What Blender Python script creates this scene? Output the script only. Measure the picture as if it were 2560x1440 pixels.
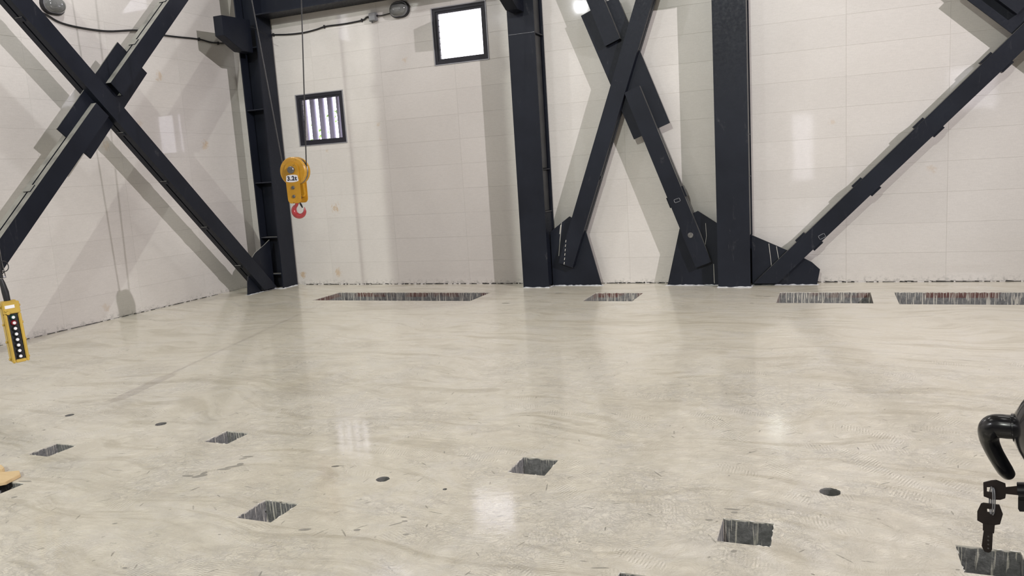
import bpy, bmesh, math, random
from mathutils import Vector, Matrix
random.seed(7)
for o in list(bpy.data.objects): bpy.data.objects.remove(o)
SC = bpy.context.scene
COL = SC.collection

# ------------------------------------------------------------------ camera
F = 1950.0; PITCH = math.radians(8.5); ROLL = -0.0636; YAW = math.radians(22.57)
CAM = Vector((0, 0, 1.5))
_cp, _sp = math.cos(PITCH), math.sin(PITCH)
FW = Vector((-math.sin(YAW)*_cp, math.cos(YAW)*_cp, -_sp))
_r = Vector((math.cos(YAW), math.sin(YAW), 0)); _d = FW.cross(_r)
RT = _r*math.cos(ROLL) - _d*math.sin(ROLL); DN = FW.cross(RT)
cd = bpy.data.cameras.new('camera'); cam = bpy.data.objects.new('camera', cd); COL.objects.link(cam)
cd.sensor_width = 36; cd.lens = 36*F/2560; cd.clip_start = .05
M = Matrix((RT, -DN, -FW)).transposed().to_4x4(); M.translation = CAM
cam.matrix_world = M
SC.camera = cam

# ------------------------------------------------------------------ world, lights, exposure
SC.view_settings.view_transform = 'Standard'; SC.view_settings.look = 'None'
SC.view_settings.gamma = 1; SC.view_settings.use_curve_mapping = False
SC.view_settings.exposure = -0.42
w = bpy.data.worlds.new('sky'); SC.world = w; w.use_nodes = True
w.node_tree.nodes['Background'].inputs[0].default_value = (.93, .9, 1.0, 1)
w.node_tree.nodes['Background'].inputs[1].default_value = 7.0

def lamp(name, kind, loc, energy, color, size=.1, aim=None, sy=None):
    l = bpy.data.lights.new(name, kind); l.energy = energy; l.color = color
    if kind == 'AREA':
        l.size = size
        if sy: l.shape = 'RECTANGLE'; l.size_y = sy
    else: l.shadow_soft_size = size
    o = bpy.data.objects.new(name, l); COL.objects.link(o); o.location = loc
    if aim is not None: o.rotation_euler = (Vector(aim)-Vector(loc)).to_track_quat('-Z', 'Y').to_euler()
    return o
WARM = (1, .93, .84); COOL = (.93, .95, 1.0)
LAMPS = [('flood_lamp', 'SPOT', (7.4, 2.4, 6.5), 6600, (1, .94, .98), .05, (-7.5, 7.5, 1.2)), ('flood_lamp', 'SPOT', (-1.8, -8.6, 8.0), 5600, (.97, 1, .93), .05, (-6.5, 9.6, .8)),
         ('flood_lamp', 'POINT', (-6.2, 6.1, 5.8), 200, (.97, .98, 1), .06, None), ('flood_lamp', 'POINT', (-6.9, -4.0, 6.2), 500, COOL, .06, None)]
for n, k_, l, e, c, s, aim in LAMPS:
    o = lamp(n, k_, l, e, c, s, aim)
    if k_ == 'SPOT': o.data.spot_size = math.radians(98 if l[1] > 0 else 75); o.data.spot_blend = 1
for x, y in ((-4.6, 1.2), (.6, 1.2), (-4.6, 6.0), (.6, 6.0), (-2, -5)):  # soft fill lights added to lift the ambient level, no fixtures seen
    lamp('ceiling_fill_light', 'AREA', (x, y, 8.4), 75 if (x < 0 and y > 5) else 34, (1, .98, .95), 1.8, (x, y, 0))

def ray(px, py):
    return RT*((px-1280)/F) + DN*((py-720)/F) + FW
def on(a, val, px, py):
    v = ray(px, py); t = (val-CAM[a])/v[a]; return CAM + v*t

# ------------------------------------------------------------------ materials
def newmat(name):
    m = bpy.data.materials.new(name); m.use_nodes = True
    nt = m.node_tree; b = nt.nodes['Principled BSDF']
    return m, nt, b
class N:
    def __init__(s, nt): s.nt = nt
    def node(s, t, **k):
        n = s.nt.nodes.new(t)
        for a, b in k.items(): setattr(n, a, b)
        return n
    def put(s, sock, v):
        if v is None: return
        if isinstance(v, bpy.types.NodeSocket): s.nt.links.new(v, sock)
        else:
            if isinstance(v, (tuple, list)) and len(v) == 3 and sock.type == 'RGBA': v = (*v, 1)
            sock.default_value = v
    def math(s, op, a, b=None, c=None, clamp=False):
        n = s.node('ShaderNodeMath', operation=op, use_clamp=clamp)
        s.put(n.inputs[0], a); s.put(n.inputs[1], b)
        if c is not None: s.put(n.inputs[2], c)
        return n.outputs[0]
    def vmath(s, op, a, b=None, sc=None):
        n = s.node('ShaderNodeVectorMath', operation=op); s.put(n.inputs[0], a); s.put(n.inputs[1], b)
        if sc is not None: s.put(n.inputs['Scale'], sc)
        return n.outputs['Value'] if op in ('LENGTH', 'DISTANCE', 'DOT_PRODUCT') else n.outputs['Vector']
    def mix(s, f, a, b):
        n = s.node('ShaderNodeMix', data_type='RGBA'); s.put(n.inputs[0], f); s.put(n.inputs[6], a); s.put(n.inputs[7], b)
        return n.outputs[2]
    def noise(s, vec, scale, detail=3, rough=.5, dist=0, dim='3D'):
        n = s.node('ShaderNodeTexNoise', noise_dimensions=dim); s.put(n.inputs['Vector'], vec)
        n.inputs['Scale'].default_value = scale; n.inputs['Detail'].default_value = detail
        n.inputs['Roughness'].default_value = rough; n.inputs['Distortion'].default_value = dist
        return n.outputs['Fac']
    def map(s, v, a, b, c=0., d=1., smooth=False):
        n = s.node('ShaderNodeMapRange', interpolation_type='SMOOTHSTEP' if smooth else 'LINEAR')
        s.put(n.inputs[0], v); n.inputs[1].default_value = a; n.inputs[2].default_value = b
        n.inputs[3].default_value = c; n.inputs[4].default_value = d
        return n.outputs[0]
    def pos(s): return s.node('ShaderNodeNewGeometry').outputs['Position']
    def mapping(s, vec, loc=(0, 0, 0), rot=(0, 0, 0), sc=(1, 1, 1)):
        n = s.node('ShaderNodeMapping'); s.put(n.inputs[0], vec)
        n.inputs[1].default_value = loc; n.inputs[2].default_value = rot; n.inputs[3].default_value = sc
        return n.outputs[0]
    def bump(s, h, strength, dist, normal=None):
        n = s.node('ShaderNodeBump'); s.put(n.inputs['Height'], h); n.inputs['Strength'].default_value = strength
        n.inputs['Distance'].default_value = dist
        if normal is not None: s.put(n.inputs['Normal'], normal)
        return n.outputs[0]

def simple(name, col, rough=.5, metal=0, var=.12, scale=12, coat=0, bump=.0):
    m, nt, b = newmat(name); g = N(nt)
    p = g.node('ShaderNodeTexCoord').outputs['Object']
    n = g.noise(p, scale, 4)
    k = g.map(n, .3, .7, 1-var, 1+var)
    g.put(b.inputs['Base Color'], g.vmath('SCALE', tuple(col), sc=k))
    b.inputs['Roughness'].default_value = rough; b.inputs['Metallic'].default_value = metal
    b.inputs['Coat Weight'].default_value = coat
    if bump: g.put(b.inputs['Normal'], g.bump(n, bump, .002))
    return m

def steel_mat():
    m, nt, b = newmat('painted_steel'); g = N(nt); p = g.pos()
    big = g.noise(p, 1.3, 4, .6); fine = g.noise(p, 38, 3, .6)
    smear = g.noise(g.mapping(p, sc=(9, 9, 2.2)), 1, 5, .7, 1.2)
    base = g.mix(g.map(big, .35, .7), (.0070, .0085, .0140), (.012, .0145, .0225))
    sm = g.math('MULTIPLY', g.map(smear, .62, .8), g.map(fine, .3, .7), clamp=True)
    base = g.mix(g.math('MULTIPLY', sm, .5), base, (.14, .14, .145))
    nz = g.node('ShaderNodeSeparateXYZ'); g.put(nz.inputs[0], g.node('ShaderNodeNewGeometry').outputs['True Normal'])
    dust_and_lit = g.math('MULTIPLY', g.map(nz.outputs[2], .2, .6), g.map(g.noise(p, 6, 4), .25, .6, .45, 1))  # dust on upward faces; also paints the lit flange sides paler
    col = g.mix(dust_and_lit, base, (.27, .265, .235))
    g.put(b.inputs['Base Color'], col)
    b.inputs['Specular IOR Level'].default_value = .2
    g.put(b.inputs['Roughness'], g.map(fine, .3, .7, .36, .52))
    g.put(b.inputs['Normal'], g.bump(g.noise(p, 60, 2), .12, .002))
    return m

WALL_STAINS = []
def wall_mat():
    m, nt, b = newmat('glossy_wall_panel'); g = N(nt); p = g.pos()
    big = g.noise(p, .55, 4, .55); fine = g.noise(p, 90, 2, .6)
    weave = g.noise(g.mapping(p, sc=(14, 14, 120)), 1, 3, .6)
    col = g.mix(g.map(big, .35, .65), (.575, .545, .508), (.625, .597, .56))
    info = g.node('ShaderNodeObjectInfo').outputs['Random']
    col = g.vmath('SCALE', col, sc=g.map(info, 0, 1, .975, 1.02))
    col = g.vmath('SCALE', col, sc=g.math('MULTIPLY', g.map(weave, .3, .7, .96, 1.04), g.map(fine, .3, .7, .97, 1.03)))
    rag = g.noise(p, 11, 5, .75, 1.5)
    sxyz = g.node('ShaderNodeSeparateXYZ'); g.put(sxyz.inputs[0], p)
    for (pt, r, st) in WALL_STAINS:
        dd = g.vmath('DISTANCE', p, tuple(pt))
        f = g.math('MULTIPLY', g.map(g.math('ADD', g.math('DIVIDE', dd, r), g.map(rag, .2, .8, -1.3, 1.3)), .35, 1.0, 1, 0), st)
        col = g.mix(f, col, (.50, .36, .22))
    # grey splashes close to the floor
    low = g.math('MULTIPLY', g.map(sxyz.outputs[2], .0, .09, 1, 0), g.map(g.noise(p, 22, 5, .7), .5, .62))
    col = g.mix(g.math('MULTIPLY', low, .75), col, (.24, .235, .22))
    g.put(b.inputs['Base Color'], col)
    b.inputs['Roughness'].default_value = .42
    b.inputs['Coat Weight'].default_value = .7; b.inputs['Coat Roughness'].default_value = .05
    nb = g.bump(g.math('ADD', g.noise(p, 2.2, 2), g.math('MULTIPLY', weave, .03)), .25, .01)
    g.put(b.inputs['Normal'], nb)
    g.put(b.inputs['Coat Normal'], g.bump(g.noise(p, 1.7, 2), .10, .01))
    return m

def floor_mat():
    m, nt, b = newmat('fresh_floor_coating'); g = N(nt); p = g.pos()
    sx = g.node('ShaderNodeSeparateXYZ'); g.put(sx.inputs[0], p)
    cx = g.node('ShaderNodeCombineXYZ'); g.put(cx.inputs[0], sx.outputs[0]); g.put(cx.inputs[1], sx.outputs[1])
    P = cx.outputs[0]
    near = g.map(sx.outputs[1], 4.6, 7.2, 1, 0, True)
    warp = g.node('ShaderNodeTexNoise'); g.put(warp.inputs['Vector'], P); warp.inputs['Scale'].default_value = .7
    PW = g.vmath('ADD', P, g.vmath('SCALE', warp.outputs['Color'], sc=.55))
    PS = g.vmath('ADD', P, g.vmath('SCALE', warp.outputs['Color'], sc=1.0))
    streak = g.noise(g.mapping(PS, rot=(0, 0, .5), sc=(.9, 5.5, 1)), 1, 6, .6, .6)
    streak2 = g.noise(g.mapping(PS, rot=(0, 0, -.6), sc=(1.2, 9, 1)), 1.3, 6, .65, .8)
    ridges = g.noise(g.mapping(PW, rot=(0, 0, .9), sc=(4, 40, 1)), 1, 4, .6, .5)
    mess = g.noise(P, 10, 9, .76, .6)
    grit = g.noise(P, 120, 2, .6)
    def cells(scale, off, a, bb, freq, lo):
        v = g.vmath('ADD', g.vmath('SCALE', P, sc=scale), off)
        vo = g.node('ShaderNodeTexVoronoi', voronoi_dimensions='2D'); g.put(vo.inputs['Vector'], v); vo.inputs['Scale'].default_value = 1
        l = g.vmath('SUBTRACT', v, vo.outputs['Position'])
        c = g.node('ShaderNodeSeparateColor'); g.put(c.inputs[0], vo.outputs['Color'])
        rt = g.node('ShaderNodeVectorRotate', rotation_type='Z_AXIS'); g.put(rt.inputs['Vector'], l)
        g.put(rt.inputs['Angle'], g.math('MULTIPLY', c.outputs[0], 6.283))
        L = rt.outputs[0]
        e = g.vmath('LENGTH', g.vmath('MULTIPLY', L, (1/a, 1/bb, 0)))
        mk = g.math('MULTIPLY', g.map(e, .7, 1.0, 1, 0, True), g.math('GREATER_THAN', c.outputs[1], lo))
        s3 = g.node('ShaderNodeSeparateXYZ'); g.put(s3.inputs[0], L)
        wv = g.math('SINE', g.math('MULTIPLY', g.math('ADD', s3.outputs[0], g.math('MULTIPLY', s3.outputs[1], .35)), freq)) if freq else None
        return mk, wv
    treads = None
    for sc, off in ((2.1, (0, 0, 0)), (2.6, (7.3, 2.1, 0)), (2.9, (3.1, 9.4, 0)), (3.3, (1.7, 5.2, 0))):
        mk, wv = cells(sc, off, .15*sc, .055*sc, 6.283/(.016*sc), .42)
        t = g.math('MULTIPLY', mk, g.math('MULTIPLY_ADD', wv, .5, -.1))
        treads = t if treads is None else g.math('ADD', treads, t)
    gate = g.map(g.noise(P, .9, 2), .4, .55, .15, 1)
    brk = g.noise(P, 26, 4, .7, .8)
    treads = g.math('MULTIPLY', treads, g.math('MULTIPLY', gate, g.math('MULTIPLY', near, g.map(brk, .42, .58))))
    worms = g.math('MULTIPLY', g.map(g.math('ABSOLUTE', g.math('SUBTRACT', g.noise(P, 24, 6, .72, .7), .5)), 0, .03, 1, 0), g.math('MULTIPLY', near, g.map(g.noise(PW, 1.9, 4, .6), .46, .58)))
    # little dark nicks and scrapes pressed in the coat
    nick = None
    for sc, off, a, bb, lo in ((4, (2, 2, 0), .030, .004, .7), (6, (4, 1, 0), .020, .0035, .72), (3, (8, 3, 0), .045, .0035, .75), (6, (1, 8, 0), .008, .005, .8)):
        mk, _ = cells(sc, off, a*sc, bb*sc, 0, lo)
        nick = mk if nick is None else g.math('MAXIMUM', nick, mk)
    nick = g.math('MULTIPLY', nick, g.math('MULTIPLY', near, g.map(mess, .4, .55)), clamp=True)
    scr = g.math('MULTIPLY', g.map(g.math('ABSOLUTE', g.math('SUBTRACT', mess, .5)), 0, .010, 1, 0), g.map(g.noise(P, 2.3, 3), .42, .6))
    scr = g.math('MULTIPLY', scr, near)
    damp = g.map(g.math('ADD', g.math('MULTIPLY', streak, .6), g.math('MULTIPLY', streak2, .4)), .5, .62, 0, 1, True)
    col = g.mix(g.map(g.noise(P, .45, 3), .35, .65), (.66, .613, .49), (.715, .672, .56))
    col = g.mix(g.math('MULTIPLY', damp, .72), col, (.47, .425, .32))
    col = g.mix(g.math('MULTIPLY', g.map(ridges, .55, .7), .18), col, (.75, .72, .64))
    col = g.mix(g.math('MULTIPLY', g.map(mess, .55, .72), g.math('MULTIPLY', near, .35)), col, (.80, .76, .68))
    mott = g.noise(PW, 2.9, 9, .74, .7)
    col = g.mix(g.math('MULTIPLY', g.map(mott, .50, .62), .38), col, (.55, .50, .395))
    col = g.mix(g.math('MULTIPLY', g.map(mott, .50, .40), .35), col, (.70, .67, .60))
    col = g.mix(g.math('MULTIPLY', g.math('MAXIMUM', treads, 0), .38), col, (.80, .77, .70))
    col = g.mix(g.math('MULTIPLY', worms, .42), col, (.78, .75, .68))
    col = g.mix(g.math('MULTIPLY', scr, .3), col, (.30, .27, .21))
    col = g.mix(g.math('MULTIPLY', nick, .6), col, (.16, .15, .12))
    col = g.vmath('SCALE', col, sc=g.map(grit, .3, .7, .97, 1.03))
    g.put(b.inputs['Base Color'], col)
    g.put(b.inputs['Roughness'], g.map(streak, .35, .65, .24, .42))
    b.inputs['Coat Weight'].default_value = .5; b.inputs['Coat Roughness'].default_value = .09
    h = g.math('ADD', g.math('MULTIPLY', streak, .35), g.math('MULTIPLY', streak2, .35))
    h = g.math('ADD', h, g.math('MULTIPLY', ridges, .10))
    h = g.math('ADD', h, g.math('MULTIPLY', g.math('MULTIPLY', mess, near), 1.3))
    h = g.math('ADD', h, g.math('MULTIPLY', treads, .34))
    h = g.math('ADD', h, g.math('MULTIPLY', worms, .13))
    h = g.math('SUBTRACT', h, g.math('MULTIPLY', nick, .5))
    g.put(b.inputs['Normal'], g.bump(h, .85, .014))
    g.put(b.inputs['Coat Normal'], g.bump(g.noise(PW, 16, 4, .65, .5), .22, .0016))
    return m

def pit_mat():
    m, nt, b = newmat('pit_side_with_drips'); g = N(nt); p = g.pos()
    s = g.node('ShaderNodeSeparateXYZ'); g.put(s.inputs[0], p)
    t = g.math('ADD', s.outputs[0], g.math('MULTIPLY', s.outputs[1], 1.13))
    c = g.node('ShaderNodeCombineXYZ'); g.put(c.inputs[0], t); g.put(c.inputs[1], g.math('MULTIPLY', s.outputs[2], .035))
    v = c.outputs[0]
    n1 = g.noise(v, 105, 2, .6, 0, '2D'); n2 = g.noise(v, 28, 2, .5, 0, '2D')
    reach = g.map(n2, .35, .68, -.015, -.26)
    onz = g.map(g.math('SUBTRACT', s.outputs[2], reach), 0, .01)
    far = g.map(s.outputs[1], 5, 7, 0, .045)
    drip = g.math('MULTIPLY', g.map(g.math('ADD', n1, far), .575, .62), onz)
    lip = g.map(g.math('ADD', s.outputs[2], g.map(n2, .3, .7, -.002, .006)), -.006, -.002)
    drip = g.math('MAXIMUM', drip, lip)
    rough = g.noise(p, 45, 5, .7)
    grey = g.mix(g.map(rough, .3, .7), (.10, .10, .098), (.23, .23, .225))
    red = g.math('MULTIPLY', g.map(s.outputs[2], -.062, -.055), g.map(g.noise(p, 3.1, 3), .46, .56))
    red = g.math('MULTIPLY', red, g.map(s.outputs[1], 8.0, 8.1))
    grey = g.mix(red, grey, (.13, .06, .05))
    g.put(b.inputs['Base Color'], g.mix(drip, grey, (.56, .53, .46)))
    b.inputs['Roughness'].default_value = .6
    g.put(b.inputs['Normal'], g.bump(rough, .6, .006))
    return m

for px, r, st, ax in (((840, 521), .07, .8, 1), ((846, 682), .06, .7, 1), ((757, 686), .055, .8, 1), ((946, 312), .03, .5, 1), ((952, 349), .03, .4, 1),
                      ((1012, 150), .045, .4, 1), ((818, 378), .03, .4, 1), ((2330, 425), .05, .35, 1), ((2080, 305), .04, .3, 1), ((398, 190), .07, .6, 0),
                      ((513, 364), .07, .7, 0), ((350, 310), .05, .4, 0), ((265, 365), .07, .4, 0), ((263, 770), .06, .35, 0)):
    WALL_STAINS.append((on(ax, 9.63 if ax == 1 else -8.25, *px), r, st))
STEEL = steel_mat(); WALL = wall_mat(); FLOOR = floor_mat(); PIT = pit_mat()
CORE = simple('cored_concrete', (.12, .118, .11), .8, bump=.4, scale=60)
DARK = simple('dark_gap', (.02, .019, .018), .9)
MORTAR = simple('wall_joint', (.50, .475, .44), .8, bump=.3, scale=30)
PLASTER = simple('weathered_plaster', (.20, .19, .175), .7)
GROUT = simple('pale_grout', (.52, .53, .54), .6, var=.25, scale=30, bump=.4)
CREAM = simple('cream_paint', (.62, .6, .54), .5)
SEAM = simple('weld_seam', (.16, .165, .18), .5, var=.4, scale=60)
FRAME = simple('window_frame_paint', (.009, .0085, .015), .55)
ALU = simple('aluminium_edge', (.30, .30, .32), .4, .4)
RUBBER = simple('black_rubber', (.012, .012, .014), .45)
ROPE = simple('wire_rope', (.07, .07, .07), .4, .5, .4, 200)
GREYM = simple('worn_grey_metal', (.16, .155, .15), .4, .6, .3, 40)
WHITE = simple('white_enamel', (.78, .78, .8), .35, var=.05)
INK = simple('dark_ink', (.012, .015, .04), .5)
RED = simple('red_hook_paint', (.36, .035, .04), .3, var=.2, scale=25, coat=.3)
BLACKG = simple('gloss_black', (.008, .008, .010), .22, 0, coat=.4)
KEYM = simple('dark_coated_key', (.028, .020, .018), .45, .2, .25, 60)
WOOD = None

def chipped(name, col, chip, amt, scale=30):
    m, nt, b = newmat(name); g = N(nt); p = g.node('ShaderNodeTexCoord').outputs['Object']
    n = g.noise(p, scale, 5, .75, .6); n2 = g.noise(p, 9, 3)
    f = g.math('MULTIPLY', g.map(n, amt, amt+.03), g.map(n2, .42, .55))
    c = g.vmath('SCALE', col, sc=g.map(n2, .3, .7, .85, 1.1))
    g.put(b.inputs['Base Color'], g.mix(f, c, chip))
    b.inputs['Roughness'].default_value = .38
    g.put(b.inputs['Normal'], g.bump(f, .3, .001))
    return m
YELLOW = chipped('chipped_yellow_paint', (.56, .29, .02), (.05, .035, .02), .6)
YELLOW2 = chipped('yellow_plastic', (.50, .34, .06), (.30, .19, .02), .64)

def glass_mat(name, rough=.0, col=(1, 1, 1)):
    m, nt, b = newmat(name)
    g = N(nt)
    b.inputs['Base Color'].default_value = (*col, 1)
    b.inputs['Roughness'].default_value = rough; b.inputs['Transmission Weight'].default_value = 1
    b.inputs['IOR'].default_value = 1.45
    g.put(b.inputs['Normal'], g.bump(g.noise(g.pos(), 8, 2), .02, .001))
    return m
GLASS = glass_mat('window_glass')
LGLASS = simple('grey_lamp_glass', (.15, .155, .15), .12, 0, .1, 10, .6)

def wood_mat():
    m, nt, b = newmat('raw_wood'); g = N(nt); p = g.node('ShaderNodeTexCoord').outputs['Object']
    n = g.noise(g.mapping(p, sc=(3, 40, 40)), 1, 4, .6, .4)
    g.put(b.inputs['Base Color'], g.mix(n, (.50, .33, .14), (.70, .55, .33))); b.inputs['Roughness'].default_value = .7
    return m
WOOD = wood_mat()

# ------------------------------------------------------------------ mesh helpers
class MB:
    def __init__(s): s.v = []; s.f = []
    def add(s, vs, fs):
        k = len(s.v); s.v += [tuple(v) for v in vs]; s.f += [tuple(i+k for i in f) for f in fs]; return s
    def hexa(s, c):   # 8 corners: bottom 0-3, top 4-7
        return s.add(c, [(0, 3, 2, 1), (4, 5, 6, 7), (0, 1, 5, 4), (1, 2, 6, 5), (2, 3, 7, 6), (3, 0, 4, 7)])
    def box(s, a, b):
        x0, y0, z0 = a; x1, y1, z1 = b
        return s.hexa([(x0, y0, z0), (x1, y0, z0), (x1, y1, z0), (x0, y1, z0), (x0, y0, z1), (x1, y0, z1), (x1, y1, z1), (x0, y1, z1)])
    def prism(s, poly, fn0, fn1):   # poly of 2-D points, fn maps (a,b) to 3-D for each cap
        n = len(poly); A = [fn0(*p) for p in poly]; B = [fn1(*p) for p in poly]
        return s.add(A+B, [tuple(range(n))[::-1], tuple(range(n, 2*n))]+[(i, (i+1) % n, n+(i+1) % n, n+i) for i in range(n)])
    def tube(s, pts, r, seg=10, caps=True):
        pts = [Vector(p) for p in pts]; n = len(pts)
        rr = r if isinstance(r, (list, tuple)) else [r]*n
        k = len(s.v); up = None
        for i, p in enumerate(pts):
            t = (pts[min(i+1, n-1)]-pts[max(i-1, 0)]).normalized()
            if up is None:
                up = Vector((0, 0, 1)) if abs(t.z) < .9 else Vector((1, 0, 0))
            a = (up - t*up.dot(t)).normalized(); b = t.cross(a); up = a
            rad = rr[i]; ra, rb = rad if isinstance(rad, tuple) else (rad, rad)
            for j in range(seg):
                q = 2*math.pi*j/seg; s.v.append(tuple(p + a*ra*math.cos(q) + b*rb*math.sin(q)))
        for i in range(n-1):
            for j in range(seg):
                j2 = (j+1) % seg; s.f.append((k+i*seg+j, k+i*seg+j2, k+(i+1)*seg+j2, k+(i+1)*seg+j))
        if caps: s.f.append(tuple(k+j for j in range(seg))[::-1]); s.f.append(tuple(k+(n-1)*seg+j for j in range(seg)))
        return s
    def lathe(s, prof, seg=32, o=(0, 0, 0), ax=(0, 0, 1)):   # prof [(r,h)] about an axis
        ax = Vector(ax).normalized(); a = ax.orthogonal().normalized(); b = ax.cross(a); o = Vector(o); k = len(s.v)
        for r, h in prof:
            for j in range(seg):
                q = 2*math.pi*j/seg; s.v.append(tuple(o+ax*h+a*r*math.cos(q)+b*r*math.sin(q)))
        for i in range(len(prof)-1):
            for j in range(seg):
                j2 = (j+1) % seg; s.f.append((k+i*seg+j, k+i*seg+j2, k+(i+1)*seg+j2, k+(i+1)*seg+j))
        s.f.append(tuple(k+j for j in range(seg))[::-1]); s.f.append(tuple(k+(len(prof)-1)*seg+j for j in range(seg)))
        return s
    def mesh(s, name, mat, smooth=False, bevel=0):
        me = bpy.data.meshes.new(name); me.from_pydata(s.v, [], s.f)
        bm = bmesh.new(); bm.from_mesh(me)
        if bevel: bmesh.ops.bevel(bm, geom=[e for e in bm.edges if len(e.link_faces) == 2 and e.calc_face_angle(0) > .5], offset=bevel, segments=2, affect='EDGES', clamp_overlap=True)
        bmesh.ops.recalc_face_normals(bm, faces=bm.faces); bm.to_mesh(me); bm.free()
        me.materials.append(mat)
        if smooth:
            me.polygons.foreach_set('use_smooth', [True]*len(me.polygons)); me.set_sharp_from_angle(angle=math.radians(38))
        return me
    def build(s, name, mat, parent=None, smooth=False, bevel=0, label=None):
        o = bpy.data.objects.new(name, s.mesh(name, mat, smooth, bevel)); COL.objects.link(o)
        if parent is not None: attach(o, parent)
        if label: o['label'] = label
        return o
def attach(o, parent):
    o.parent = parent
    bpy.context.view_layer.update()
    o.matrix_parent_inverse = parent.matrix_world.inverted()
def thing(name, label, cat, loc=(0, 0, 0), group=None):
    o = bpy.data.objects.new(name, None); COL.objects.link(o); o.location = loc; o.empty_display_size = .1
    o['label'] = label; o['category'] = cat
    if group: o['group'] = group
    bpy.context.view_layer.update()
    return o
def tag(o, label, cat, group=None):
    o['label'] = label; o['category'] = cat
    if group: o['group'] = group
    return o
def struct(o): o['kind'] = 'structure'; return o
def subtract(rects, h):
    out = []
    a0, b0, a1, b1 = h
    for (x0, y0, x1, y1) in rects:
        if a0 >= x1-1e-6 or a1 <= x0+1e-6 or b0 >= y1-1e-6 or b1 <= y0+1e-6: out.append((x0, y0, x1, y1)); continue
        if b0 > y0: out.append((x0, y0, x1, b0))
        if b1 < y1: out.append((x0, b1, x1, y1))
        m0, m1 = max(y0, b0), min(y1, b1)
        if a0 > x0: out.append((x0, m0, a0, m1))
        if a1 < x1: out.append((a1, m0, x1, m1))
    return out

# ------------------------------------------------------------------ setting: walls with single panels
WY, LX = 9.63, -8.25
RX, RY, CZ = 12.6, -10.6, 8.6
ROW = .329; NROW = 14; G = .0007
WIN1 = (-7.22, 2.05, -6.40, 2.79); WIN2 = (-4.912, 2.953, -4.115, 3.695); WIN3 = (-6.75, 4.2, -5.95, 4.9)
WINL = (6.15, 3.98, 6.85, 4.68)
REAR = [(-1.35, .45, -.55, 2.9), (.35, .55, .75, 1.1), (3.5, 2.5, 5.0, 4.0)]
PT = .002   # panel proud of the joint ground
def wall_with_holes(name, rng, holes, axis, p0, p1, mat):
    mb = MB()
    rects = [rng]
    for h in holes: rects = subtract(rects, h)
    for (a, c, b, d) in rects:
        if axis == 'y': mb.box((a, p0, c), (b, p1, d))
        else: mb.box((p0, a, c), (p1, b, d))
    return struct(mb.build(name, mat))
wb = wall_with_holes('wall_back', (LX-.25, -.5, RX, CZ), [WIN1, WIN2, WIN3], 'y', WY+PT, WY+.22, MORTAR)
wl = wall_with_holes('wall_left', (RY, -.5, WY+PT, CZ), [WINL], 'x', LX-.22, LX-PT, MORTAR)
wr = wall_with_holes('wall_right', (RY, -.5, WY+.2, CZ), [], 'x', RX, RX+.2, PLASTER)
wf = wall_with_holes('wall_front', (LX-.2, -.5, RX+.2, CZ), REAR, 'y', RY-.2, RY, PLASTER)
cl = struct(MB().box((LX-.2, RY-.2, CZ), (RX+.2, WY+.2, CZ+.15)).build('ceiling', PLASTER))
cache = {}
def panel(parent, axis, a, c, b, d):
    wdt, hgt = round(b-a, 4), round(d-c, 4); key = (axis, wdt, hgt)
    if key not in cache:
        mb = MB()
        t = .0008
        if axis == 'y':
            mb.hexa([(0, PT, 0), (0, PT, hgt), (wdt, PT, hgt), (wdt, PT, 0), (t, 0, t), (t, 0, hgt-t), (wdt-t, 0, hgt-t), (wdt-t, 0, t)])
        else:
            mb.hexa([(-PT, 0, 0), (-PT, 0, hgt), (-PT, wdt, hgt), (-PT, wdt, 0), (0, t, t), (0, t, hgt-t), (0, wdt-t, hgt-t), (0, wdt-t, t)])
        cache[key] = mb.mesh('panel', WALL)
    o = bpy.data.objects.new('panel', cache[key]); COL.objects.link(o)
    jit = random.uniform(0, .0008)
    o.location = (a, WY+jit, c) if axis == 'y' else (LX-jit, a, c)
    o.parent = parent
def panels(parent, axis, cols, wins):
    for i in range(len(cols)-1):
        for j in range(NROW):
            z0 = j*ROW + (.014 if j == 0 else 0)
            rects = [(cols[i]+G, z0+G, cols[i+1]-G, (j+1)*ROW-G)]
            for h in wins: rects = subtract(rects, h)
            for r in rects:
                if r[2]-r[0] > .01 and r[3]-r[1] > .01: panel(parent, axis, *r)
XC = [-8.25, -8.0, -6.87, -5.745, -4.62, -3.49, -2.37, -1.1, .15, 1.155, 2.155, 3.155, 4.155]
panels(wb, 'y', XC, [WIN1, WIN2, WIN3])
YC = [9.63-1.125*k for k in range(7)][::-1]
panels(wl, 'x', YC, [WINL])
top = NROW*ROW
def plain(name, axis, rng, wins, parent):
    mb = MB(); rects = [rng]
    for h in wins: rects = subtract(rects, h)
    for (a, c, b, d) in rects:
        if axis == 'y': mb.box((a, WY, c), (b, WY+PT, d))
        else: mb.box((LX-PT, a, c), (LX, b, d))
    mb.build(name, WALL, parent)
plain('upper_wall_facing', 'y', (LX, top, RX, CZ), [WIN3], wb)
plain('upper_wall_facing', 'x', (RY, top, WY, CZ), [WINL], wl)
plain('side_wall_facing', 'y', (4.155, .014, RX, top), [], wb)
plain('side_wall_facing', 'x', (RY, .014, YC[0], top), [], wl)
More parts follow.
